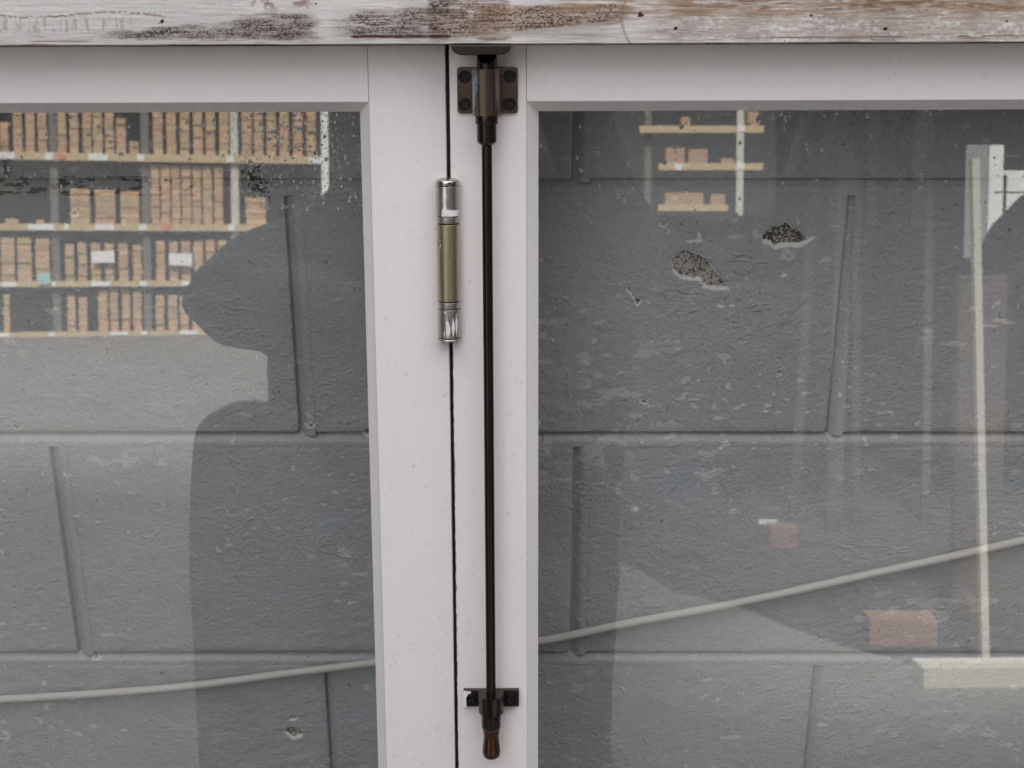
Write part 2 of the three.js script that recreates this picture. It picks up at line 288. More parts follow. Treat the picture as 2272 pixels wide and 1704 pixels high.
// ---------- the frame, with its weathered head ----------
const HB = 0.2232, HC = 0.025, HT = 0.312;
const beamTone = tex(2048, 288, (i, j) => {
  const a = mix(-0.345, 0.345, (i + 0.5) / 2048), b = mix(HB, HT, (j + 0.5) / 288);
  const X = 1136 + a * 3641, Y = 103 - (b - HB) * 3740;               // marks were measured on this scale, 3.7 to the millimetre
  const grain = fbm(X / 40, Y / 1.6, 3), fine = fbm(X / 4.5, Y / 1.5, 4), blot = fbm(X / 60, Y / 22, 3), speck = vn(X / 2.6, Y / 2.6), tear = fbm(X / 22, Y / 2.4, 4);
  let r = 0.82, g = 0.795, bl = 0.795;
  const k = 1 + 0.06 * (blot - 0.5) + 0.05 * (fine - 0.5); r *= k; g *= k; bl *= k;
  const put = (cr, cg, cb, t) => { t = clamp(t); r = mix(r, cr, t); g = mix(g, cg, t); bl = mix(bl, cb, t); };
  const seg = (x0, x1, y, th, soft = 30) => sst(x0 - soft, x0 + soft, X) * sst(x1 + soft, x1 - soft, X) * (1 - clamp(Math.abs(Y - y) / th));
  const rough = (m, f = 1) => sst(0.60 - 0.35 * m, 0.70 - 0.35 * m, f * (0.55 * tear + 0.45 * fine)) * sst(0, 0.25, m);
  const wav = 6 * (fbm(X / 45, 3, 2) - 0.5);
  // pink-brown weathering overall on the right
  put(0.46, 0.33, 0.24, 0.75 * sst(1330, 1560, X) * sst(66, 6, Y) * sst(0.40, 0.60, blot * 0.55 + grain * 0.45));
  put(0.47, 0.42, 0.40, 0.5 * sst(1380, 1600, X) * sst(0.42, 0.6, fbm(X / 6, Y / 6, 3)));
  put(0.56, 0.44, 0.32, 0.75 * sst(1480, 1540, X) * sst(1760, 1660, X) * (1 - clamp(Math.abs(Y - 32 - wav) / 16)) * sst(0.4, 0.55, grain + 0.1));
  put(0.36, 0.22, 0.14, 0.9 * sst(2010, 2080, X) * sst(2210, 2150, X) * (1 - clamp(Math.abs(Y - 24) / 22)) * sst(0.52, 0.62, tear));
  put(0.42, 0.31, 0.27, 0.5 * sst(1700, 1900, X) * sst(0.46, 0.6, fbm(X / 9, Y / 5, 3)));
  put(0.55, 0.47, 0.43, 0.7 * sst(1330, 1520, X) * sst(0.36, 0.55, fbm(X / 30, Y / 9, 4)));
  put(0.38, 0.26, 0.185, 0.8 * sst(1380, 1500, X) * sst(50, 20, Y) * sst(0.54, 0.66, fbm(X / 34 + 9, Y / 5, 4)));
  put(0.40, 0.28, 0.225, 0.7 * sst(0.60, 0.72, fbm(X / 70 + 3, Y / 2.2, 4)) * (0.15 + 0.85 * sst(60, 95, Y)));
  // grey-brown abrasion with dark flecks on the left half
  const m1 = seg(260, 640, 82 - 0.038 * (X - 200) + wav * 0.5, 12 + 0.04 * Math.max(0, X - 200), 120);
  const m2 = seg(540, 690, 64, 36, 40), m3 = seg(770, 960, 60 - 0.08 * (X - 790), 40, 70), m4 = seg(955, 1130, 44, 58, 14), m5 = seg(1080, 1390, 54 - 0.06 * (X - 1080), 42 - 0.055 * Math.max(0, X - 1080), 40);
  const streak = fbm(X / 85, Y / 1.7, 4), sp = fbm(X / 3.2, Y / 2.2, 3), body = fbm(X / 42, Y / 10, 4);
  for (const [m0, c] of [[m1, 0], [m2, 0.1], [m3, 0.25], [m4, 0.75], [m5, 1]]) {
    const m = clamp(Math.sqrt(m0) * (0.1 + 1.75 * body) - 0.08);
    put(mix(0.42, 0.44, c), mix(0.36, 0.32, c), mix(0.335, 0.235, c), 0.92 * sst(0.0, mix(0.8, 0.5, c), m) * (0.55 + 0.45 * streak));
    put(mix(0.19, 0.22, c), mix(0.165, 0.135, c), mix(0.165, 0.085, c), 0.88 * sst(0.1, mix(0.85, 0.55, c), m) * sst(0.34, 0.60, 0.5 * streak + 0.5 * sp));
    put(0.035, 0.026, 0.025, 0.88 * sst(0.2, 0.85, m) * sst(0.47, 0.64, 0.3 * streak + 0.7 * sp));
  }
  // rust-brown stain drawn out along the grain, all the way to the right end
  put(0.40, 0.27, 0.18, 0.85 * sst(1150, 1320, X) * sst(62, 30, Y + 18 * (body - 0.5)) * sst(0.44, 0.60, 0.55 * streak + 0.45 * fbm(X / 45 + 4, Y / 8, 3)));
  put(0.24, 0.14, 0.09, 0.8 * sst(1500, 1700, X) * sst(58, 20, Y) * sst(0.56, 0.66, fbm(X / 38 + 14, Y / 4.5, 4)));
  put(0.03, 0.025, 0.024, 0.9 * seg(955, 1000, 14, 24, 6) * sst(0.42, 0.55, fbm(X / 7, Y / 3, 2) + 0.06));
  put(0.60, 0.58, 0.56, 0.75 * sst(1000, 1050, X) * sst(1390, 1330, X) * sst(0, 4, Y - (88 - 0.105 * (X - 1000))) * sst(92, 84, Y));
  put(0.30, 0.17, 0.12, 0.8 * (seg(560, 690, 10, 26, 14)) * sst(0.52, 0.66, fbm(X / 16, Y / 12, 3)));
  // lines along the arris
  put(0.085, 0.03, 0.025, 0.97 * sst(0, 0.5, seg(780, 1000, 85 + wav * 0.4, 4.6, 8)) * sst(0.3, 0.45, fine + 0.12));
  put(0.26, 0.11, 0.09, 0.85 * (seg(60, 190, 93, 2.6, 12) + seg(0, 110, 101, 2.2, 20) + seg(560, 690, 97.5, 2, 20)));
  put(0.14, 0.06, 0.045, 0.9 * seg(1700, 2270, 91 - 0.005 * (X - 1700), 2.4, 60) * sst(0.38, 0.55, fbm(X / 60, 2, 2)));
  put(0.20, 0.12, 0.09, 0.8 * (seg(290, 560, 88 + wav, 7, 20)) * sst(0.57, 0.64, tear));
  put(0.24, 0.15, 0.12, 0.7 * seg(1450, 1620, 76, 8, 30) * sst(0.45, 0.6, grain));
  put(0.30, 0.23, 0.19, 0.55 * seg(1240, 1340, 84, 5, 30) * sst(0.45, 0.6, grain));
  put(0.79, 0.76, 0.72, 0.8 * sst(94.5, 97, Y) * sst(0.3, 0.45, fbm(X / 90, 5, 2)));
  // a wavering crack with rust, nail holes, specks, a drip scar
  const cy = 34 + 5 * Math.sin(X / 52) + 5 * (fbm(X / 12, 1, 2) - 0.5);
  put(0.27, 0.11, 0.09, 0.9 * sst(385, 340, X) * (1 - clamp(Math.abs(Y - cy) / 3.6)) * sst(0.34, 0.5, fbm(X / 6, Y / 4, 2)));
  put(0.45, 0.40, 0.40, 0.6 * sst(330, 240, X) * sst(36, 44, Y) * sst(80, 66, Y) * sst(0.56, 0.68, fbm(X / 5, Y / 26, 2)));
  for (const [hx, hy, hr] of [[357, 50, 4.6], [1425, 38, 4.8], [1505, 69, 3.2], [1974, 72, 3.4], [2244, 56, 2.4], [1807, 41, 2.4], [702, 11, 2]]) if (Math.hypot((X - hx) * 0.85, Y - hy) < hr * (0.45 + 1.1 * vn(X / 2.2, Y / 2.2))) put(0.025, 0.012, 0.01, 1);
  put(0.30, 0.20, 0.13, 0.8 * (1 - clamp(Math.abs(X - (1384 + 12 * Math.pow((Y - 45) / 45, 2))) / 5)) * sst(0.35, 0.55, fine + 0.08));
  put(0.05, 0.03, 0.025, 0.95 * sst(0.965 - 0.05 * sst(1400, 1700, X) - 0.02 * sst(0.5, 0.7, blot), 0.99, speck) * sst(1380, 1500, X) + 0.9 * sst(0.985, 0.998, speck));
  return [r, g, bl];
}, true);
const beamBump = tex(1024, 144, (i, j) => 0.5 * fbm(i / 24, j / 1.3, 3) + 0.3 * fbm(i / 2, j / 2, 2) + 0.2 * fbm(i / 60, j / 10, 2));
M.beam = new THREE.MeshPhysicalMaterial({ map: beamTone, bumpMap: beamBump, bumpScale: 0.0005, roughness: 0.55 });
for (const t of [beamTone, beamBump]) { t.wrapS = THREE.MirroredRepeatWrapping; t.wrapT = THREE.MirroredRepeatWrapping; }
const frame = winThing('window_frame', 'weathered white timber window frame whose stained head spans the top', 'window frame');
{
  const r = 0.0022, prof = [[HB, -0.06], [HB, HC - r], [HB + r * 0.3, HC - r * 0.3], [HB + r, HC], [HT, HC], [HT, -0.06]].reverse();
  const g = sweep(prof, -0.70, 0.70, 500, 'a', (i, v, u, c) => i === 4 || i === 3 || i === 2 ? [u + 0.0007 * (fbm(v * 30, i * 0.1, 3) - 0.5), c + 0.0006 * (fbm(v * 70, i + 4, 2) - 0.5)] : [u, c]);
  const p = g.attributes.position, u = g.attributes.uv;
  for (let i = 0; i < p.count; i++) u.setXY(i, (p.getX(i) + 0.345) / 0.69, (p.getY(i) - HB + Math.max(0, 0.02 * (HC - p.getZ(i) > 0.003 ? 1 : 0))) / (HT - HB));
  mesh('head', g, M.beam, frame);
  for (const s of [-1, 1]) mesh('jamb', box(Math.min(s * 0.653, s * 0.70), Math.max(s * 0.653, s * 0.70), BOT - 0.01, HB - 0.0005, -0.06, 0.03), M.white, frame);
  mesh('sill', box(-0.70, 0.70, BOT - 0.045, BOT - 0.0105, -0.06, 0.06), M.white, frame);
}

// ---------- hinge ----------
const HX = -0.0411, HZ = 0.0036, HR = 0.0075;
function wrapPatch(rows, ax, cz, r, lift = 0.00012, n = 12) { // rows: [b, left, right] metres from the axis, laid round a cylinder
  const P = [], I = [];
  rows.forEach(([b, l, q]) => { for (let k = 0; k <= n; k++) { const x = clamp(mix(l, q, k / n), -r * 0.999, r * 0.999); const t = Math.asin(x / r); P.push(ax + (r + lift) * Math.sin(t), b, cz + (r + lift) * Math.cos(t)); } });
  for (let j = 0; j < rows.length - 1; j++) for (let k = 0; k < n; k++) { const a = j * (n + 1) + k, b = a + 1, c = a + n + 1, d = c + 1; I.push(a, c, d, a, d, b); }
  const g = new THREE.BufferGeometry(); g.setAttribute('position', new THREE.Float32BufferAttribute(P, 3)); g.setIndex(I); g.computeVertexNormals(); return g;
}
{
  const t = winThing('butt_hinge', 'satin metal barrel hinge with white paint drips joining the two sashes', 'hinge');
  const seg = (b0, b1, r, ch = 0.0003) => lathe([[0.001, b1], [r - ch, b1], [r, b1 - ch], [r, b0 + ch], [r - ch, b0], [0.001, b0]].reverse(), HX, HZ, 48);
  mesh('pin', lathe([[0.0001, 0.0312], [0.0066, 0.0312], [0.0066, 0.1365], [0.0001, 0.1365]], HX, HZ, 24), M.black, t);
  const k1 = mesh('knuckle', seg(0.1141, 0.1333, HR), M.nickel, t);
  mesh('washer', seg(0.1094, 0.1136, HR * 0.965), M.nickel, t);
  mesh('knuckle', seg(0.0581, 0.1085, HR), M.nickelMid, t);
  mesh('washer', seg(0.0530, 0.0573, HR * 0.965), M.nickel, t);
  const k3 = mesh('knuckle', seg(0.0334, 0.0525, HR), M.nickel, t);
  mesh('cap', lathe([[0.0001, 0.1336], [HR - 0.0003, 0.1336], [HR, 0.1340], [HR, 0.1362], [HR - 0.0007, 0.1372], [HR * 0.6, 0.1381], [0.0001, 0.1385]], HX, HZ, 48), M.chrome, t);
  mesh('cap', lathe([[0.0001, 0.0302], [HR * 0.75, 0.0306], [HR - 0.0002, 0.0313], [HR, 0.0318], [HR, 0.0330], [0.0001, 0.0332]], HX, HZ, 48), M.chrome, t);
  // paint drips
  const d = [[0.1331, -0.0024, -0.0006]]; for (let b = 0.1325; b > 0.1195; b -= 0.0007) d.push([b, -0.0026 + 0.0007 * (fbm(b * 500, 1, 2) - 0.5), -0.0004 + 0.0012 * (fbm(b * 600, 2, 2) - 0.5) - 0.0004]);
  d.push([0.1188, -0.0031, 0.0002], [0.1184, -0.0034, 0.0035], [0.1180, -0.0035, 0.0074], [0.1162, -0.0036, 0.00745], [0.1146, -0.0037, 0.00745], [0.1142, -0.0036, 0.0074]);
  mesh('paint_drip', wrapPatch(d, HX, HZ, HR), M.paint, k1);
  for (const [x, w, b0, b1] of [[-0.0024, 0.0009, 0.0505, 0.0520], [-0.0003, 0.0016, 0.0345, 0.0450], [-0.0012, 0.0009, 0.0340, 0.0480], [0.0028, 0.0013, 0.0350, 0.0470], [0.0048, 0.0009, 0.0352, 0.0500], [-0.0031, 0.0005, 0.0345, 0.0392]]) {
    const rws = []; for (let q = 0; q <= 10; q++) { const b = mix(b1, b0, q / 10), s = Math.sin(Math.PI * clamp(q / 10, 0.06, 0.94)); rws.push([b, x - w * s * (0.7 + 0.5 * fbm(b * 700, x * 900, 2)) / 1.3, x + w * s * (0.6 + 0.6 * fbm(b * 700, x * 900 + 5, 2)) / 1.3]); }
    mesh('paint_drip', wrapPatch(rws, HX, HZ, HR), M.paint, k3);
  }
}

// ---------- the bolt ----------
{
  const t = winThing('window_bolt', 'long dark bronze sliding bolt with keeper brackets on the right sash', 'bolt');
  const AX = -0.0154, CZ = 0.0125;
  const plate = (a0, a1, b0, b1, r, z0, z1) => {
    const s = new THREE.Shape(); s.moveTo(a0 + r, b0); s.lineTo(a1 - r, b0); s.quadraticCurveTo(a1, b0, a1, b0 + r); s.lineTo(a1, b1 - r); s.quadraticCurveTo(a1, b1, a1 - r, b1); s.lineTo(a0 + r, b1); s.quadraticCurveTo(a0, b1, a0, b1 - r); s.lineTo(a0, b0 + r); s.quadraticCurveTo(a0, b0, a0 + r, b0);
    const bv = 0.0003; return new THREE.ExtrudeGeometry(s, { depth: z1 - z0 - 2 * bv, bevelEnabled: true, bevelSize: bv, bevelThickness: bv, bevelOffset: -bv, bevelSegments: 2, curveSegments: 5 }).translate(0, 0, z0 + bv);
  };
  const screwHead = (a, b, c, parent, r = 0.004, turn = 0.3) => { // pan head with a cross recess
    const s = new THREE.Shape(); s.absarc(0, 0, r, 0, Math.PI * 2); const h = new THREE.Path(), w = 0.00062, l = r * 0.62, q = r * 0.22;
    const pts = [[l, w], [q, q], [w, l], [-w, l], [-q, q], [-l, w], [-l, -w], [-q, -q], [-w, -l], [w, -l], [q, -q], [l, -w]]; h.setFromPoints(pts.map(([x, y]) => new THREE.Vector2(x, y))); s.holes.push(h);
    const g = new THREE.ExtrudeGeometry(s, { depth: 0.0006, bevelEnabled: true, bevelSize: 0.00045, bevelThickness: 0.0005, bevelOffset: -0.00045, bevelSegments: 3, curveSegments: 28 }).rotateZ(turn).translate(a, b, c + 0.0001);
    const m = mesh('screw', g, M.screw, parent);
    mesh('screw_recess', new THREE.CylinderGeometry(l, l, 0.0002, 16).rotateX(Math.PI / 2).translate(a, b, c + 0.0001), M.black, m); return m;
  };
  const barrelSection = (hw, back, flat, n = 20) => { const p = [[AX - hw, back], [AX + hw, back]]; for (let k = 0; k <= n; k++) { const q = Math.PI * k / n; p.push([AX + hw * Math.cos(q), flat + hw * 1.05 * Math.sin(q)]); } return p; };
  // strike under the head
  { const s = new THREE.Shape(), a0 = -0.0366, a1 = 0.0002, b0 = 0.2168, b1 = 0.2228, r = 0.0058; s.moveTo(a0, b1); s.quadraticCurveTo(a0 + 0.0005, b0, a0 + r + 0.002, b0); s.lineTo(a1 - r - 0.002, b0 + 0.0003); s.quadraticCurveTo(a1 - 0.0005, b0, a1, b1); s.lineTo(a0, b1);
    mesh('strike', new THREE.ExtrudeGeometry(s, { depth: 0.026, bevelEnabled: true, bevelSize: 0.0005, bevelThickness: 0.0005, bevelOffset: -0.0005, bevelSegments: 2 }).translate(0, 0, 0.004), M.bronzeDark, t); }
  { const g = new THREE.CylinderGeometry(0.0064, 0.0064, 0.044, 40, 1), p = g.attributes.position; // shaft with a bevelled tip
    for (let i = 0; i < p.count; i++) if (p.getY(i) > 0) p.setY(i, 0.0214 - Math.max(0, (p.getZ(i) + 0.0035)) * 1.05);
    g.computeVertexNormals(); mesh('shaft', toCreasedNormals(g, 0.5).translate(AX + 0.0004, 0.2, CZ), M.bronze, t); }
  const ub = mesh('guide_bracket', plate(-0.0341, 0.0044, 0.1791, 0.2080, 0.0022, 0.0001, 0.0024), M.bronzeWorn, t);
  mesh('barrel', sweep(barrelSection(0.0087, 0.0026, 0.0125), 0.1789, 0.2076, 1, 'b'), M.bronzeWorn, ub);
  for (const [a, b, q] of [[-0.0295, 0.2021, 0.2], [-0.0008, 0.2023, 0.9], [-0.0294, 0.185, 0.5], [-0.0011, 0.1851, 0.1]]) screwHead(a, b, 0.0024, ub, 0.0041, q);
  for (const [x0, w, b0, b1] of [[-0.0084, 0.0011, 0.1800, 0.2073], [-0.0072, 0.0009, 0.1880, 0.2072], [-0.0061, 0.0006, 0.1935, 0.2071], [-0.0076, 0.0004, 0.1800, 0.1885], [-0.0051, 0.0003, 0.1990, 0.2060], [-0.0066, 0.0003, 0.1850, 0.1900]]) { // scuffed blue-white paint
    const rows = []; for (let q = 0; q <= 20; q++) { const b = mix(b1, b0, q / 20), k = fbm(b * 620, x0 * 4000, 3); rows.push([b, x0 + w * 0.35 * (k - 0.5), x0 + w * clamp(2.4 * (k - 0.22), 0.05, 1)]); }
    mesh('paint_smear', wrapPatch(rows, AX, 0.0126, 0.0090, 0.0002, 5), M.bluePaint, ub); }
  mesh('collar', lathe([[0.0034, 0.1600], [0.0046, 0.1606], [0.0060, 0.1620], [0.0062, 0.1626], [0.0062, 0.1730], [0.0068, 0.1733], [0.0071, 0.1738], [0.0071, 0.1786], [0.0064, 0.1790]], AX, CZ, 44), M.bronze, t);
  mesh('rod', new THREE.CylinderGeometry(0.00335, 0.00335, 0.386, 36, 1).translate(AX, -0.0295, CZ), M.bronze, t);
  const lb = mesh('guide_bracket', plate(-0.0349, 0.0041, -0.2336, -0.2212, 0.0006, 0.0001, 0.0042), M.bronzeDark, t);
  mesh('barrel', sweep(barrelSection(0.0087, 0.0044, 0.0125), -0.2330, -0.2200, 1, 'b'), M.bronze, lb);
  screwHead(-0.0293, -0.2274, 0.0042, lb, 0.0037, 0.4); screwHead(-0.0017, -0.2275, 0.0042, lb, 0.0037, 0.1);
  { const s = new THREE.Shape([[-0.0350, -0.2337], [-0.0326, -0.2337], [-0.0330, -0.2310], [-0.0328, -0.2280], [-0.0322, -0.2262], [-0.0318, -0.2240], [-0.0296, -0.2230], [-0.0296, -0.2220], [-0.0350, -0.2212]].map(([x, y]) => new THREE.Vector2(x, y)));
    mesh('paint_smear', new THREE.ExtrudeGeometry(s, { depth: 0.0002, bevelEnabled: false }).translate(0, 0, 0.00425), M.white, lb); }
  mesh('ferrule', lathe([[0.001, -0.2328], [0.0066, -0.2328], [0.0067, -0.2336], [0.0067, -0.2440], [0.0063, -0.2456], [0.001, -0.2456]].reverse(), AX, CZ, 44), M.bronzeDark, t);
  const kp = [[0.0055, -0.2456], [0.0061, -0.2462], [0.0058, -0.2485], [0.0055, -0.2512], [0.0055, -0.2535], [0.0058, -0.2565], [0.0062, -0.2600], [0.0064, -0.2632], [0.0062, -0.2654], [0.0056, -0.2671], [0.0045, -0.2682], [0.0028, -0.2690], [0.0001, -0.2693]];
  const kc = new THREE.SplineCurve(kp.map(([r, b]) => new THREE.Vector2(r, b))).getPoints(40).map((v) => [Math.max(0.00005, v.x), v.y]).reverse();
  mesh('knob', lathe(kc, AX, CZ, 44), M.copper, t);
}

// ---------- rain on the paint, the glass and the metal ----------
const capGeo = (hgt, seg, rings) => { const p = []; for (let k = 0; k <= rings; k++) { const q = k / rings * Math.PI / 2; p.push(new THREE.Vector2(Math.cos(q), Math.sin(q) * hgt)); } p[rings].x = 0.0001; p.unshift(new THREE.Vector2(0.0001, 0)); const g = new THREE.LatheGeometry(p, seg); g.rotateX(Math.PI / 2); return toCreasedNormals(g, 0.9); };
function drops(label, list, mat, geo) { // list of [a, b, c, rx, ry, tilt, h]
  const m = new THREE.InstancedMesh(geo, mat, list.length), o = new THREE.Object3D();
  list.forEach(([a, b, c, rx, ry, turn, h], i) => { o.position.set(a, b, c); o.rotation.set(0, 0, turn); o.scale.set(rx, ry, h ?? Math.min(rx, ry)); o.updateMatrix(); m.setMatrixAt(i, o.matrix); });
  m.name = numbered('raindrops'); m.castShadow = m.receiveShadow = true; scene.add(onWindow(m)); tag(m, label, 'raindrops', null, 'stuff'); return m;
}
{
  const flat = capGeo(0.42, 12, 4), full = capGeo(0.75, 16, 6), L = [], R = [], P = [], H = [];
  const size = (lo, hi) => lo * Math.pow(hi / lo, Math.pow(rnd(), 1.5));
  const onGlass = (arr, n, a0, a1, b0, b1, lo, hi, bias = 1, run = 0.1) => { for (let k = 0; k < n; k++) { const s = size(lo, hi), st = rnd() < run ? rr(1.3, 2.1) : rr(0.9, 1.25), a = rr(a0, a1), b = b1 - (b1 - b0) * Math.pow(rnd(), bias), q = rr(-0.15, 0.15); if (arr.some((d) => Math.hypot(d[0] - a, d[1] - b) < 1.15 * (Math.max(d[3], d[4]) + s))) continue; arr.push([a, b, -0.01172, s, s * st, q]); } };
  onGlass(L, 300, -0.178, -0.099, 0.116, 0.1785, 0.0005, 0.0017, 1.2);
  onGlass(L, 900, -0.185, -0.110, 0.112, 0.1785, 0.00025, 0.0006, 1.2);
  onGlass(L, 120, -0.34, -0.18, 0.13, 0.178, 0.0004, 0.0015, 1.3);
  onGlass(L, 200, -0.36, -0.18, 0.09, 0.178, 0.00015, 0.0005, 1.4);
  onGlass(L, 90, -0.36, -0.10, -0.02, 0.15, 0.0002, 0.0006, 1.8);
  L.push([-0.1515, 0.1625, -0.01172, 0.0012, 0.0026, 0.45]);
  onGlass(R, 170, 0.02, 0.335, 0.10, 0.1785, 0.0003, 0.0017, 1.2, 0.4);
  onGlass(R, 320, 0.02, 0.335, 0.06, 0.1785, 0.00015, 0.0006, 1.3, 0.3);
  onGlass(R, 170, 0.018, 0.05, -0.29, 0.16, 0.0002, 0.0009, 1, 0.6);
  onGlass(R, 60, 0.03, 0.10, -0.22, -0.06, 0.0003, 0.0012, 1, 0.4);
  onGlass(R, 260, 0.10, 0.36, -0.29, -0.08, 0.00015, 0.0007);
  onGlass(R, 90, 0.05, 0.34, -0.12, 0.08, 0.00015, 0.0005);
  const onPaint = (n, a0, a1, b0, b1, lo, hi) => { for (let k = 0; k < n; k++) { const s = size(lo, hi), a = rr(a0, a1), b = rr(b0, b1); if (a > -0.05 && a < -0.032 && b > 0.03 && b < 0.14) continue; if (a > -0.035 && a < 0.005 && (b > 0.177 || b < -0.218)) continue; if (Math.abs(a + 0.0154) < 0.0045 || Math.abs(a + 0.0404) < 0.0026) continue; P.push([a, b, 0.00002, s, s * rr(0.95, 1.25), rr(-0.2, 0.2), s * rr(0.45, 0.75)]); } };
  onPaint(620, -0.0900, -0.0425, -0.29, 0.22, 0.0003, 0.0013);
  onPaint(520, -0.0380, 0.0092, -0.29, 0.22, 0.0003, 0.0013);
  onPaint(300, 0.012, 0.34, 0.188, 0.222, 0.0003, 0.0014);
  onPaint(130, -0.34, -0.093, 0.188, 0.222, 0.0003, 0.0009);
  for (let k = 0; k < 420; k++) { const f = rnd(), s = size(0.0002, 0.0008), a = mix(0.0099, 0.0177, f); P.push([a, rr(-0.29, 0.175), mix(-0.0004, -0.0105, f) + 0.00001, s, s, 0, s * 0.8]); }
  for (let k = 0; k < 260; k++) { const f = Math.sqrt(rnd()), s = size(0.0003, 0.0017); P.push([rr(0.03, 0.345), mix(RAIL, 0.1792, f) - 0.0001, mix(-0.0004, -0.0105, f), s, s * 0.9, 0, s * 0.9]); }
  for (let k = 0; k < 34; k++) { const s = rr(0.0009, 0.0022); P.push([rr(0.02, 0.345), 0.1788 - s * 0.2, -0.0085, s * 1.25, s, 0, s]); }
  for (let k = 0; k < 70; k++) { const q = rr(-1.35, 1.25), s = size(0.0003, 0.0010); H.push([HX + (HR - 0.00002) * Math.sin(q), rr(0.034, 0.133), HZ + (HR - 0.00002) * Math.cos(q), s, s * 1.15, q]); }
  drops('clear raindrops beaded on the left pane under the top rail', L, M.water, full);
  drops('clear raindrops beaded on the right pane', R, M.water, full);
  drops('small raindrops beaded on the white painted stiles and rails', P, M.film, flat);
  const hd = new THREE.InstancedMesh(full, M.water, H.length), o = new THREE.Object3D();
  H.forEach(([a, b, c, rx, ry, q], i) => { o.position.set(a, b, c); o.rotation.set(0, q, 0); o.scale.set(rx, ry, rx); o.updateMatrix(); hd.setMatrixAt(i, o.matrix); });
  hd.name = numbered('raindrops'); scene.add(onWindow(hd)); tag(hd, 'raindrops clinging to the satin metal hinge barrel', 'raindrops', null, 'stuff'); shade(hd);
}

// ---------- the yard that the panes mirror: ground, racks of bricks, sheds, the photographer ----------
const groundTone = tex(512, 512, (i, j) => { const n = fbm(i / 40, j / 40, 4), s = fbm(i / 3, j / 3, 2), k = 0.8 + 0.28 * n + 0.2 * (s - 0.5); return [0.175 * k, 0.176 * k, 0.175 * k]; }, true);
groundTone.wrapS = groundTone.wrapT = THREE.RepeatWrapping; groundTone.repeat.set(60, 60);
structure('ground', new THREE.PlaneGeometry(240, 240).rotateX(-Math.PI / 2), new THREE.MeshPhysicalMaterial({ map: groundTone, roughness: 0.5 }));
{
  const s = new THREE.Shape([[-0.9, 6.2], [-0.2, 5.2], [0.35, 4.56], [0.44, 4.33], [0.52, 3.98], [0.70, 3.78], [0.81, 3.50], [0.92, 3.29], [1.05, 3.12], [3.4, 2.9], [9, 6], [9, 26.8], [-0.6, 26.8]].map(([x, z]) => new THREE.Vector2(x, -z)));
  structure('painted_shade_ground', new THREE.ShapeGeometry(s).rotateX(-Math.PI / 2).translate(0, 0.004, 0), new THREE.MeshStandardMaterial({ color: col(0.055, 0.056, 0.058), roughness: 0.85 }));  // dark sheet paints the shade beyond the sunlit ground into the colour
}
{
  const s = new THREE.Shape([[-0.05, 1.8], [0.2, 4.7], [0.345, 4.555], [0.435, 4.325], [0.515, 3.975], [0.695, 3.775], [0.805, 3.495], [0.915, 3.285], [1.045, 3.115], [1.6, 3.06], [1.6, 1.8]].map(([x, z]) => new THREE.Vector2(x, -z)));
  structure('painted_sunlit_ground', new THREE.ShapeGeometry(s).rotateX(-Math.PI / 2).translate(0, 0.008, 0), new THREE.MeshPhysicalMaterial({ color: col(0.215, 0.213, 0.204), roughness: 0.55 }));  // paler sheet paints the sunlit patch into the ground colour
}
const yel = new THREE.MeshStandardMaterial({ color: col(0.56, 0.44, 0.26), roughness: 0.7 }), cream = new THREE.MeshStandardMaterial({ color: col(0.60, 0.59, 0.51), roughness: 0.6 }), greyP = new THREE.MeshStandardMaterial({ color: col(0.16, 0.15, 0.13), roughness: 0.7 }), paper = new THREE.MeshStandardMaterial({ color: col(0.82, 0.83, 0.83), roughness: 0.8 }), whiteP = new THREE.MeshStandardMaterial({ color: col(0.85, 0.87, 0.85), roughness: 0.6 }), cyan = new THREE.MeshStandardMaterial({ color: col(0.36, 0.62, 0.62), roughness: 0.7 }), redP = new THREE.MeshStandardMaterial({ color: col(0.75, 0.22, 0.15), roughness: 0.7 }), dark = new THREE.MeshStandardMaterial({ color: col(0.028, 0.031, 0.033), roughness: 0.9 }), wood = new THREE.MeshStandardMaterial({ color: col(0.10, 0.082, 0.068), roughness: 0.8 }), palePlank = new THREE.MeshStandardMaterial({ color: col(0.20, 0.17, 0.145), roughness: 0.8 }), palePanel = new THREE.MeshStandardMaterial({ color: col(0.26, 0.28, 0.28), roughness: 0.7 });
const board = new THREE.MeshStandardMaterial({ color: col(0.20, 0.18, 0.155), roughness: 0.8 });
const brickM = new THREE.MeshStandardMaterial({ vertexColors: true, roughness: 0.85 });
const onRack = (o) => { o.position.set(-6.556, 0, 19.167); o.rotation.y = -15.384 * Math.PI / 180; return o; };
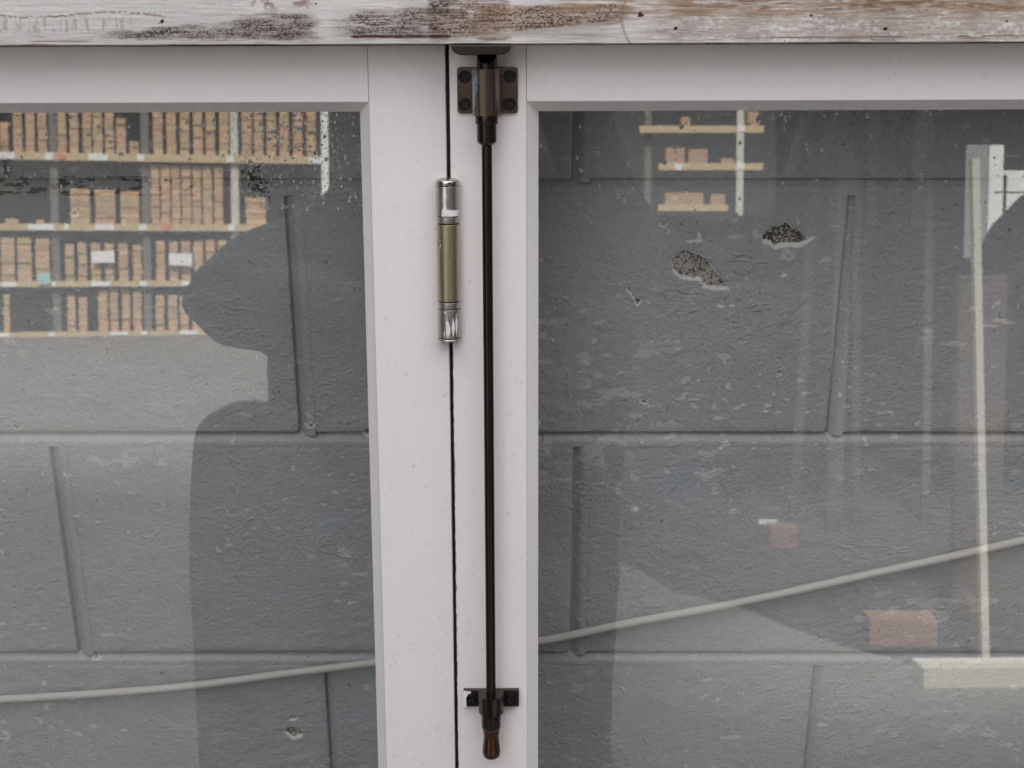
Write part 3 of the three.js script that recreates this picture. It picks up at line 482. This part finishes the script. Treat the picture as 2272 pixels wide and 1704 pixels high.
{
  const rack = onRack(thing('storage_rack', 'timber racking with white shelf tags mirrored in the left pane', 'rack'));
  const shelves = [[2.255, 2.353, 4.24], [1.360, 1.450, 3.47], [0.637, 0.714, 3.47], [0.0, 0.057, 3.47]];
  for (const [h0, h1, s1] of shelves) {
    mesh('beam', box(-0.6, s1, h0, h1, -0.05, 0), yel, rack).position.z = 0;
    mesh('shelf_board', box(-0.6, s1, h1 - 0.022, h1 - 0.002, 0.002, 1.18), board, rack);
  }
  for (const [s0, s1] of [[0.66, 0.76], [1.805, 1.905]]) mesh('post', box(s0, s1, 0, 3.2, 0.02, 0.10), greyP, rack);
  mesh('post', box(2.955, 3.055, 0.058, 3.2, -0.03, 0.07).translate(0, 0, 0.034), cream, rack);
  mesh('post', box(3.40, 3.47, 0, 1.36, 0.30, 0.38), greyP, rack);
  mesh('post', box(4.142, 4.238, 1.73, 3.2, -0.09, -0.052), whiteP, rack);
  mesh('post', box(4.10, 4.2, 0, 3.2, 0.70, 0.80), greyP, rack);
  mesh('added_back_panel', box(-0.6, 4.24, 0, 3.3, 1.19, 1.22), board, rack);  // added to hide sunlit ground, so gaps between stacks stay dark
  mesh('added_shade_top', box(-0.6, 4.24, 3.2, 3.23, -0.1, 1.188), board, rack);  // unseen top, added to shade the shelves
  const tags = [[[0.06, 0.18], [0.61, 0.09], [1.14, 0.24], [1.75, 0.09], [2.9, 0.09], [3.98, 0.16]], [[0.38, 0.32], [0.82, 0.06], [1.21, 0.23], [1.76, 0.1], [2.9, 0.09], [3.44, 0.028]], [[0.04, 0.18], [0.65, 0.05], [1.14, 0.24], [1.75, 0.1], [2.29, 0.16]], [[0.0, 0.12], [0.6, 0.08], [1.36, 0.23], [1.75, 0.09], [2.25, 0.25]]];
  tags.forEach((row, i) => { for (const [s, w] of row) mesh('tag', box(s, s + w, shelves[i][0] + 0.008, shelves[i][1] - 0.004, -0.056, -0.0505), paper, rack); });
  for (const [s, h, w] of [[0.77, 2.27, 0.09], [2.05, 1.38, 0.11], [3.32, 1.375, 0.10]]) mesh('tag', box(s, s + w, h, h + 0.06, -0.056, -0.0505), redP, rack);
  for (const [s0, s1, h0, h1, r] of [[1.15, 1.44, 0.95, 1.10, 0.04], [2.13, 2.43, 0.91, 1.07, -0.03]]) mesh('sign', new THREE.BoxGeometry(s1 - s0, h1 - h0, 0.008).rotateZ(r).translate((s0 + s1) / 2, (h0 + h1) / 2, -0.062), paper, rack);
  mesh('sign', new THREE.BoxGeometry(0.15, 0.14, 0.008).rotateZ(0.08).translate(0.565, 0.745, -0.064), cyan, rack);
  // stacks of bricks, header out, one thing each
  const rows = [
    ['top', 2.353, [[0.06, 0.11, 2.73], [0.22, 0.12], [0.37, 0.12], [0.52, 0.12], [0.765, 0.115], [0.91, 0.12], [1.07, 0.12], [1.20, 0.13], [1.35, 0.12], [1.49, 0.13, 2.81], [1.65, 0.13, 2.52], [1.96, 0.13], [2.13, 0.13], [2.3, 0.13], [2.47, 0.13], [2.63, 0.13], [2.81, 0.13], [3.1, 0.14], [3.26, 0.13], [3.43, 0.13], [3.6, 0.13], [3.78, 0.13], [3.96, 0.13]], 2.98],
    ['second', 1.45, [[0.09, 0.18, 1.51], [0.48, 0.11, 1.5], [0.89, 0.27, 1.9], [1.2, 0.28, 1.89], [1.52, 0.26, 1.87], [1.915, 0.12, 2.22], [2.045, 0.125, 2.22], [2.18, 0.12, 2.21], [2.31, 0.13, 2.21], [2.45, 0.12, 2.21], [2.58, 0.13, 2.21], [2.73, 0.12, 2.21], [3.14, 0.28, 1.81]], 2],
    ['third', 0.714, [[0.03, 0.18, 1.27], [0.23, 0.19, 1.27], [0.45, 0.19, 1.26], [0.82, 0.12, 1.19], [0.98, 0.12, 1.21], [1.14, 0.13, 1.2], [1.32, 0.12, 1.2], [1.49, 0.13, 1.2], [1.67, 0.12, 1.18], [1.97, 0.12, 1.23], [2.14, 0.12, 1.22], [2.29, 0.13, 1.23], [2.45, 0.13, 1.23], [2.61, 0.13, 1.24], [2.77, 0.12, 1.24], [3.07, 0.12, 1.26], [3.21, 0.13, 1.26], [3.36, 0.10, 1.26]], 2],
    ['bottom', 0.057, [[0.05, 0.08, 0.55], [0.83, 0.11, 0.52], [0.97, 0.12, 0.5], [1.22, 0.13, 0.59], [1.37, 0.11, 0.6], [1.52, 0.11, 0.61], [1.66, 0.12, 0.58], [1.95, 0.12, 0.52], [2.11, 0.13, 0.52], [2.26, 0.12, 0.51], [2.42, 0.13, 0.52], [2.57, 0.13, 0.52], [2.73, 0.13, 0.52], [3.08, 0.13, 0.54]], 2],
  ];
  rows.forEach(([which, h0, list, dflt], ri) => {
    for (const [s, w, top = dflt] of list) {
      const n = Math.max(1, Math.round((top - h0) / 0.075)), hh = (top - h0) / n, parts = [], red = ri === 2 && s > 3.05, tan = ri === 1 && s > 3.1;
      for (let k = 0; k < n; k++) {
        const c = red ? [0.50, 0.28, 0.21] : tan ? [0.56, 0.39, 0.25] : [rr(0.48, 0.58), rr(0.335, 0.39), rr(0.205, 0.25)], q = rr(0.85, 1.15);
        const g = new THREE.BoxGeometry(w * 0.9, hh - 0.004, 0.23).translate(s + w / 2 + rr(-0.005, 0.005), h0 + 0.001 + (k + 0.5) * hh, 0.125 + rr(-0.012, 0.012));
        g.setAttribute('color', new THREE.Float32BufferAttribute(Array.from({ length: g.attributes.position.count }, () => [c[0] * q, c[1] * q, c[2] * q]).flat(), 3)); parts.push(g);
      }
      onRack(single('brick_stack', mergeGeometries(parts), brickM, `stack of reclaimed bricks on the ${which} shelf of the rack mirrored in the left pane`, 'bricks', `bricks on the ${which} shelf`));
    }
  });
}
{ // farther rack, mirrored at the top of the right pane
  const r = thing('storage_rack', 'distant timber rack mirrored near the top of the right pane', 'rack'); r.position.set(0, 0, 24);
  for (const [x0, x1, h0, h1] of [[2.0, 3.95, 2.95, 3.06], [2.3, 3.95, 2.37, 2.48], [2.3, 3.4, 1.73, 1.83]]) { mesh('beam', box(x0, x1, h0, h1, -0.05, 0), yel, r); mesh('shelf_board', box(x0, x1, h1 - 0.022, h1 - 0.002, 0.001, 0.6), wood, r); }
  mesh('post', box(3.52, 3.63, 0, 3.6, -0.095, -0.052), cream, r); mesh('post', box(2.1, 2.2, 0, 3.6, 0.1, 0.2), greyP, r);
  for (const [x, h] of [[2.55, 2.37], [3.53, 2.96], [3.53, 2.38]]) mesh('tag', box(x, x + 0.12, h, h + 0.1, -0.104, -0.0955), paper, r);
  for (const [x, w, h0, h1] of [[2.66, 0.14, 3.062, 3.2], [3.7, 0.18, 3.062, 3.28], [2.42, 0.3, 2.482, 2.72], [2.78, 0.3, 2.482, 2.7], [3.3, 0.2, 2.482, 2.56], [2.42, 0.6, 1.832, 2.02], [3.14, 0.22, 1.832, 2.0]]) {
    const g = box(x, x + w, h0, h1, 0.02, 0.24); g.setAttribute('color', new THREE.Float32BufferAttribute(Array.from({ length: 24 }, () => [0.42, 0.28, 0.19]).flat(), 3));
    const m = single('brick_stack', g, brickM, 'small pile of bricks on the distant rack mirrored in the right pane', 'bricks', 'bricks on the distant rack'); m.position.z = 24;
  }
}
{ // dark shed at the far side of the yard
  const t = thing('far_shed', 'dark shed closing the far side of the mirrored yard', 'shed');
  mesh('wall', box(-18, 18, 0, 7.5, 27, 27.2), dark, t);
  for (let k = 0; k < 12; k++) mesh('rib', box(5.4 + k * 0.62, 5.4 + k * 0.62 + 0.12, 0, 7.4, 26.9, 26.998), k % 3 ? greyP : wood, t);
}
{ // open-fronted shed on the right, seen only in the right pane; it keeps the sky off that side
  const t = thing('timber_shed', 'dark open-fronted shed mirrored in the right pane', 'shed');
  for (let k = 0; k < 17; k++) { const x = 1.66 + k * 0.24, open = x > 2.8 && x < 3.4; mesh('plank', box(x, x + 0.232, 0, open ? (x < 3 ? 1.05 : 1.2) : 3.9, 9 + rr(0, 0.012), 9.05), k % 4 === 1 ? palePlank : wood, t); if (open) mesh('plank', box(x, x + 0.232, x < 3 ? 1.76 : 1.6, 3.9, 9 + rr(0, 0.012), 9.05), wood, t); }
  { const s = new THREE.Shape([[2.86, 0.9], [3.5, 0.9], [3.5, 1.56], [3.22, 1.44], [3.04, 1.25]].map(([x, y]) => new THREE.Vector2(x, y))); mesh('gable_panel', new THREE.ExtrudeGeometry(s, { depth: 0.02, bevelEnabled: false }).translate(0, 0, 9.06), greyP, t); mesh('mullion', box(3.085, 3.10, 1.2, 1.57, 8.97, 8.995), greyP, t); mesh('mullion', box(3.03, 3.4, 1.455, 1.465, 8.97, 8.995), greyP, t); }
  for (const [x, y, l, q] of [[1.98, 1.9, 0.7, -0.3], [1.80, 1.9, 0.7, -0.25]]) mesh('brace', new THREE.BoxGeometry(0.06, l, 0.05).rotateZ(q).translate(x, y, 8.8), palePanel, t);
  for (let k = 0; k < 6; k++) mesh('plank', box(0.22 + k * 0.24, 0.4599 + k * 0.24, 0, 1.28 + rr(0, 0.04), 9 + rr(0, 0.012), 9.05), wood, t);  // low boards added to darken the view of sunlit ground behind
  mesh('panel', box(3.09, 3.6, 0.52, 0.67, 8.94, 8.99), palePanel, t);
  for (const x of [1.98, 2.22, 2.5]) mesh('brace', box(x, x + 0.06, 1.25, 3.5, 8.90, 8.95), palePanel, t);
  mesh('roof', box(0.3, 8.2, 3.9, 4.02, 3.3, 9.6), dark, t);
  mesh('fascia', box(0.3, 8.2, 3.75, 3.9, 3.3, 3.34), wood, t);
  mesh('wall', box(5.7, 5.8, 0, 3.9, 3.4, 9.1), dark, t);
  for (const x of [0.34, 5.6]) mesh('post', box(x, x + 0.09, 0, 3.3, 8.8, 8.9), greyP, t);
  mesh('post', box(3.2, 3.3, 0, 3.3, 3.36, 3.46), greyP, t);
}
single('added_grey_board', box(3.5, 4.19, 0, 2.9, 13, 13.05), palePanel, 'pale grey board added behind the shed opening as a pale lit patch mirrored at right', 'board');  // added in the sun to put a pale patch in the opening
single('sky_stand_in_board', box(4.2, 5.6, 0, 2.9, 13, 13.06), whiteP, 'white board added behind the shed opening to stand in for bright sky mirrored at right', 'board');  // added white surface stands in for sky seen through the opening
{ // boarded wall added out of view to block sky light from the right
  const t = thing('added_side_wall', 'dark boarded wall added out of view right of the window to block sky light', 'wall');
  for (let k = 0; k < 12; k++) mesh('plank', box(1.62, 1.65, 0, 2.1, 0.02 + k * 0.22, 0.235 + k * 0.22), wood, t);
}
{  // matching unseen wall, added to cut sky light from the left
  const t = thing('added_side_wall', 'dark boarded wall added out of view left of the window to block sky light', 'wall');
  for (let k = 0; k < 9; k++) mesh('plank', box(-1.55, -1.52, 0, 2.7, 0.02 + k * 0.22, 0.235 + k * 0.22), wood, t);
}
[[1.13, 5.3, 0.035, 2.4, 0.07, -0.05, 'leftmost'], [1.27, 5.2, 0.06, 2.3, 0.075, -0.02, 'second'], [1.37, 5.25, 0.03, 2.4, 0.055, 0.012, 'third'], [1.66, 5.3, 0.03, 2.3, 0.09, 0.004, 'rightmost']].forEach(([x, z, w, h, k, q, which]) => {
  const g = new THREE.BoxGeometry(w, h, 0.03).translate(0, h / 2, 0).rotateZ(q).rotateX(0.02).translate(x, 0.006, z);
  single('upright_board', g, new THREE.MeshStandardMaterial({ color: col(k * 0.96, k, k * 1.02), roughness: 0.75 }), `${which} of the faint grey boards standing in the shed mirrored at right`, 'board', 'boards standing in the shed');
});
single('door_panel', box(1.30, 1.44, 0.006, 1.02, 3.62, 3.66), new THREE.MeshStandardMaterial({ color: col(0.085, 0.065, 0.055), roughness: 0.8 }), 'brown panel standing right of the cream batten, mirrored at right', 'panel');
single('timber_batten', (() => { const g = new THREE.BoxGeometry(0.019, 1.32, 0.03, 1, 8, 1).translate(0, 0.66, 0); g.rotateZ(0.045); return g.translate(1.235, 0.005, 3.08); })(), cream, 'slim cream batten leaning upright, mirrored in the right pane', 'batten');
single('timber_plank', box(0, 1.2, 0, 0.05, 0, 0.10).rotateY(-0.03).translate(1.02, 0.0085, 2.87), cream, 'cream plank lying on the ground, mirrored low in the right pane', 'plank');
{
  const brick = (x, z, w, turn, label) => { const g = new THREE.BoxGeometry(w, 0.075, 0.11); g.translate(0, 0.0375, 0).rotateY(turn).translate(x, 0.0045, z); g.setAttribute('color', new THREE.Float32BufferAttribute(Array.from({ length: 24 }, () => [0.26, 0.165, 0.125]).flat(), 3)); return single('brick', g, brickM, label, 'brick'); };
  brick(1.08, 3.36, 0.185, 0.03, 'orange brick on the ground mirrored low in the right pane beside the plank');
  brick(1.0, 4.8, 0.1, 0, 'small orange brick mirrored in the middle of the right pane');
  single('paper_scrap', box(0.985, 1.06, 0.0045, 0.02, 5.25, 5.28), paper, 'white scrap on the ground mirrored above the small brick', 'scrap');
}
{ // the photographer, seen only as a dark shape in the panes
  const bones = [ // x y z r  ->  x y z r
    [-0.05, 1.52, 1.36, 0.085, -0.05, 1.42, 1.36, 0.08], [-0.05, 1.40, 1.38, 0.055, -0.055, 1.26, 1.42, 0.06],
    [-0.20, 1.14, 1.42, 0.085, 0.10, 1.16, 1.42, 0.085], [-0.225, 1.02, 1.42, 0.13, 0.09, 1.04, 1.42, 0.13], [-0.235, 0.90, 1.42, 0.128, 0.06, 0.90, 1.42, 0.125], [-0.235, 0.92, 1.42, 0.128, -0.23, 0.16, 1.42, 0.125], [0.05, 0.92, 1.42, 0.124, 0.03, 0.16, 1.42, 0.118], [-0.09, 0.92, 1.42, 0.12, -0.09, 0.16, 1.42, 0.12],
    [-0.25, 1.085, 1.41, 0.085, -0.355, 1.055, 1.36, 0.066], [-0.34, 1.095, 1.37, 0.03, -0.40, 1.08, 1.35, 0.022], [-0.36, 1.03, 1.35, 0.06, -0.425, 1.025, 1.34, 0.045], [-0.43, 1.02, 1.34, 0.03, -0.462, 1.012, 1.335, 0.016], [-0.36, 1.0, 1.35, 0.05, -0.42, 0.985, 1.34, 0.026], [-0.29, 0.965, 1.36, 0.03, -0.36, 0.958, 1.35, 0.012], [-0.385, 1.02, 1.34, 0.07, -0.22, 1.0, 1.25, 0.042], [0.11, 1.18, 1.42, 0.07, 0.155, 1.10, 1.33, 0.06], [0.155, 1.10, 1.33, 0.058, 0.065, 1.33, 1.21, 0.042],
    [-0.17, 0.45, 1.43, 0.085, -0.17, 0.09, 1.45, 0.05], [0.01, 0.45, 1.43, 0.085, 0.02, 0.09, 1.45, 0.05],
    [-0.17, 0.055, 1.45, 0.048, -0.18, 0.048, 1.32, 0.042], [0.02, 0.055, 1.45, 0.048, 0.03, 0.048, 1.32, 0.042],
  ];
  const hands = []; // one hand on the bag strap, one closed round the camera
  for (const [hx, hy, hz, s] of [[-0.205, 0.985, 1.235, -1], [0.055, 1.355, 1.19, 1]]) { hands.push([hx, hy, hz, 0.026, hx - 0.02 * s, hy + 0.055, hz - 0.005, 0.024]); for (let k = 0; k < 4; k++) hands.push([hx - s * 0.015, hy + 0.03 + k * 0.018, hz - 0.005, 0.009, hx - s * (0.055 - k * 0.004), hy + 0.035 + k * 0.018, hz - 0.025, 0.008]); hands.push([hx, hy + 0.02, hz + 0.005, 0.011, hx - s * 0.035, hy + 0.015, hz - 0.01, 0.009]); }
  const N = 150, S = 0.86, cx = -0.08, cy = 0.86, cz = 1.36;
  const mc = new MarchingCubes(N, new THREE.MeshStandardMaterial(), false, false, 120000); mc.isolation = 0;
  const cap = ([ax, ay, az, ra, bx, by, bz, rb], x, y, z) => { const ex = bx - ax, ey = by - ay, ez = bz - az, t = clamp(((x - ax) * ex + (y - ay) * ey + (z - az) * ez) / (ex * ex + ey * ey + ez * ez)); return Math.hypot(x - ax - ex * t, y - ay - ey * t, z - az - ez * t) - mix(ra, rb, t); };
  for (let k = 0; k < N; k++) for (let j = 0; j < N; j++) for (let i = 0; i < N; i++) {
    const x = cx + S * (i / (N / 2) - 1), y = cy + S * (j / (N / 2) - 1), z = cz + S * (k / (N / 2) - 1); let d = 1;
    if (Math.abs(z - 1.36) < 0.3 && y > -0.01 && y < 1.72) {
      for (const b of bones) { const q = cap(b, x, y, z), h = clamp(0.5 + 0.5 * (d - q) / 0.022); d = mix(d, q, h) - 0.022 * h * (1 - h); }
      d += 0.012 * (fbm(x * 14 + z * 9, y * 17 + z * 5, 3) - 0.5);           // cloth folds
      if (y > 0.9 && z < 1.27) for (const b of hands) d = Math.min(d, cap(b, x, y, z));
    }
    mc.field[i + j * N + k * N * N] = -d;
  }
  mc.update();
  const g = new THREE.BufferGeometry(), n = mc.count; g.setAttribute('position', new THREE.BufferAttribute(mc.positionArray.slice(0, n * 3), 3)); g.setAttribute('normal', new THREE.BufferAttribute(mc.normalArray.slice(0, n * 3), 3));
  g.scale(S, S, S).translate(cx, cy, cz);
  const t = thing('person', 'person in dark coat mirrored as a dark shape, one elbow out, holding up a camera', 'person');
  mesh('body', g, new THREE.MeshStandardMaterial({ color: col(0.17, 0.175, 0.18), roughness: 0.9 }), t);
  mesh('hair', new THREE.SphereGeometry(0.098, 24, 16, 0, Math.PI * 2, 0, 1.7).rotateX(0.5).translate(-0.05, 1.505, 1.372), new THREE.MeshStandardMaterial({ color: col(0.02, 0.015, 0.012), roughness: 0.8 }), t);
  const bag = thing('shoulder_bag', 'dark shoulder bag hanging at the hip of the mirrored photographer', 'bag');
  mesh('pouch', new THREE.ExtrudeGeometry(new THREE.Shape(new THREE.SplineCurve([[-0.30, 0.24], [-0.40, 0.235], [-0.455, 0.27], [-0.468, 0.50], [-0.472, 0.64], [-0.466, 0.78], [-0.452, 0.842], [-0.40, 0.866], [-0.34, 0.858], [-0.285, 0.868], [-0.265, 0.80], [-0.262, 0.45], [-0.30, 0.24]].map(([x, y]) => new THREE.Vector2(x, y))).getPoints(60)), { depth: 0.08, bevelEnabled: true, bevelSize: 0.012, bevelThickness: 0.02, bevelOffset: -0.012, bevelSegments: 4 }).translate(0, 0, 1.32), new THREE.MeshStandardMaterial({ color: col(0.27, 0.27, 0.265), roughness: 0.85 }), bag); mesh('strap', new THREE.TubeGeometry(new THREE.CatmullRomCurve3([[-0.30, 0.86, 1.38], [-0.29, 0.95, 1.29], [-0.22, 1.05, 1.285], [-0.16, 1.22, 1.34], [-0.12, 1.25, 1.42]].map((v) => new THREE.Vector3(...v))), 30, 0.012, 8), dark, bag);
  const cam = thing('compact_camera', 'small dark camera held up by the mirrored photographer', 'camera');
  mesh('camera_body', box(-0.075, 0.03, 1.385, 1.455, 1.145, 1.18), M.black, cam); mesh('lens_barrel', new THREE.CylinderGeometry(0.024, 0.026, 0.03, 28).rotateX(Math.PI / 2).translate(-0.02, 1.42, 1.13), M.black, cam);
}
shade(scene);
renderer.render(scene, camera);
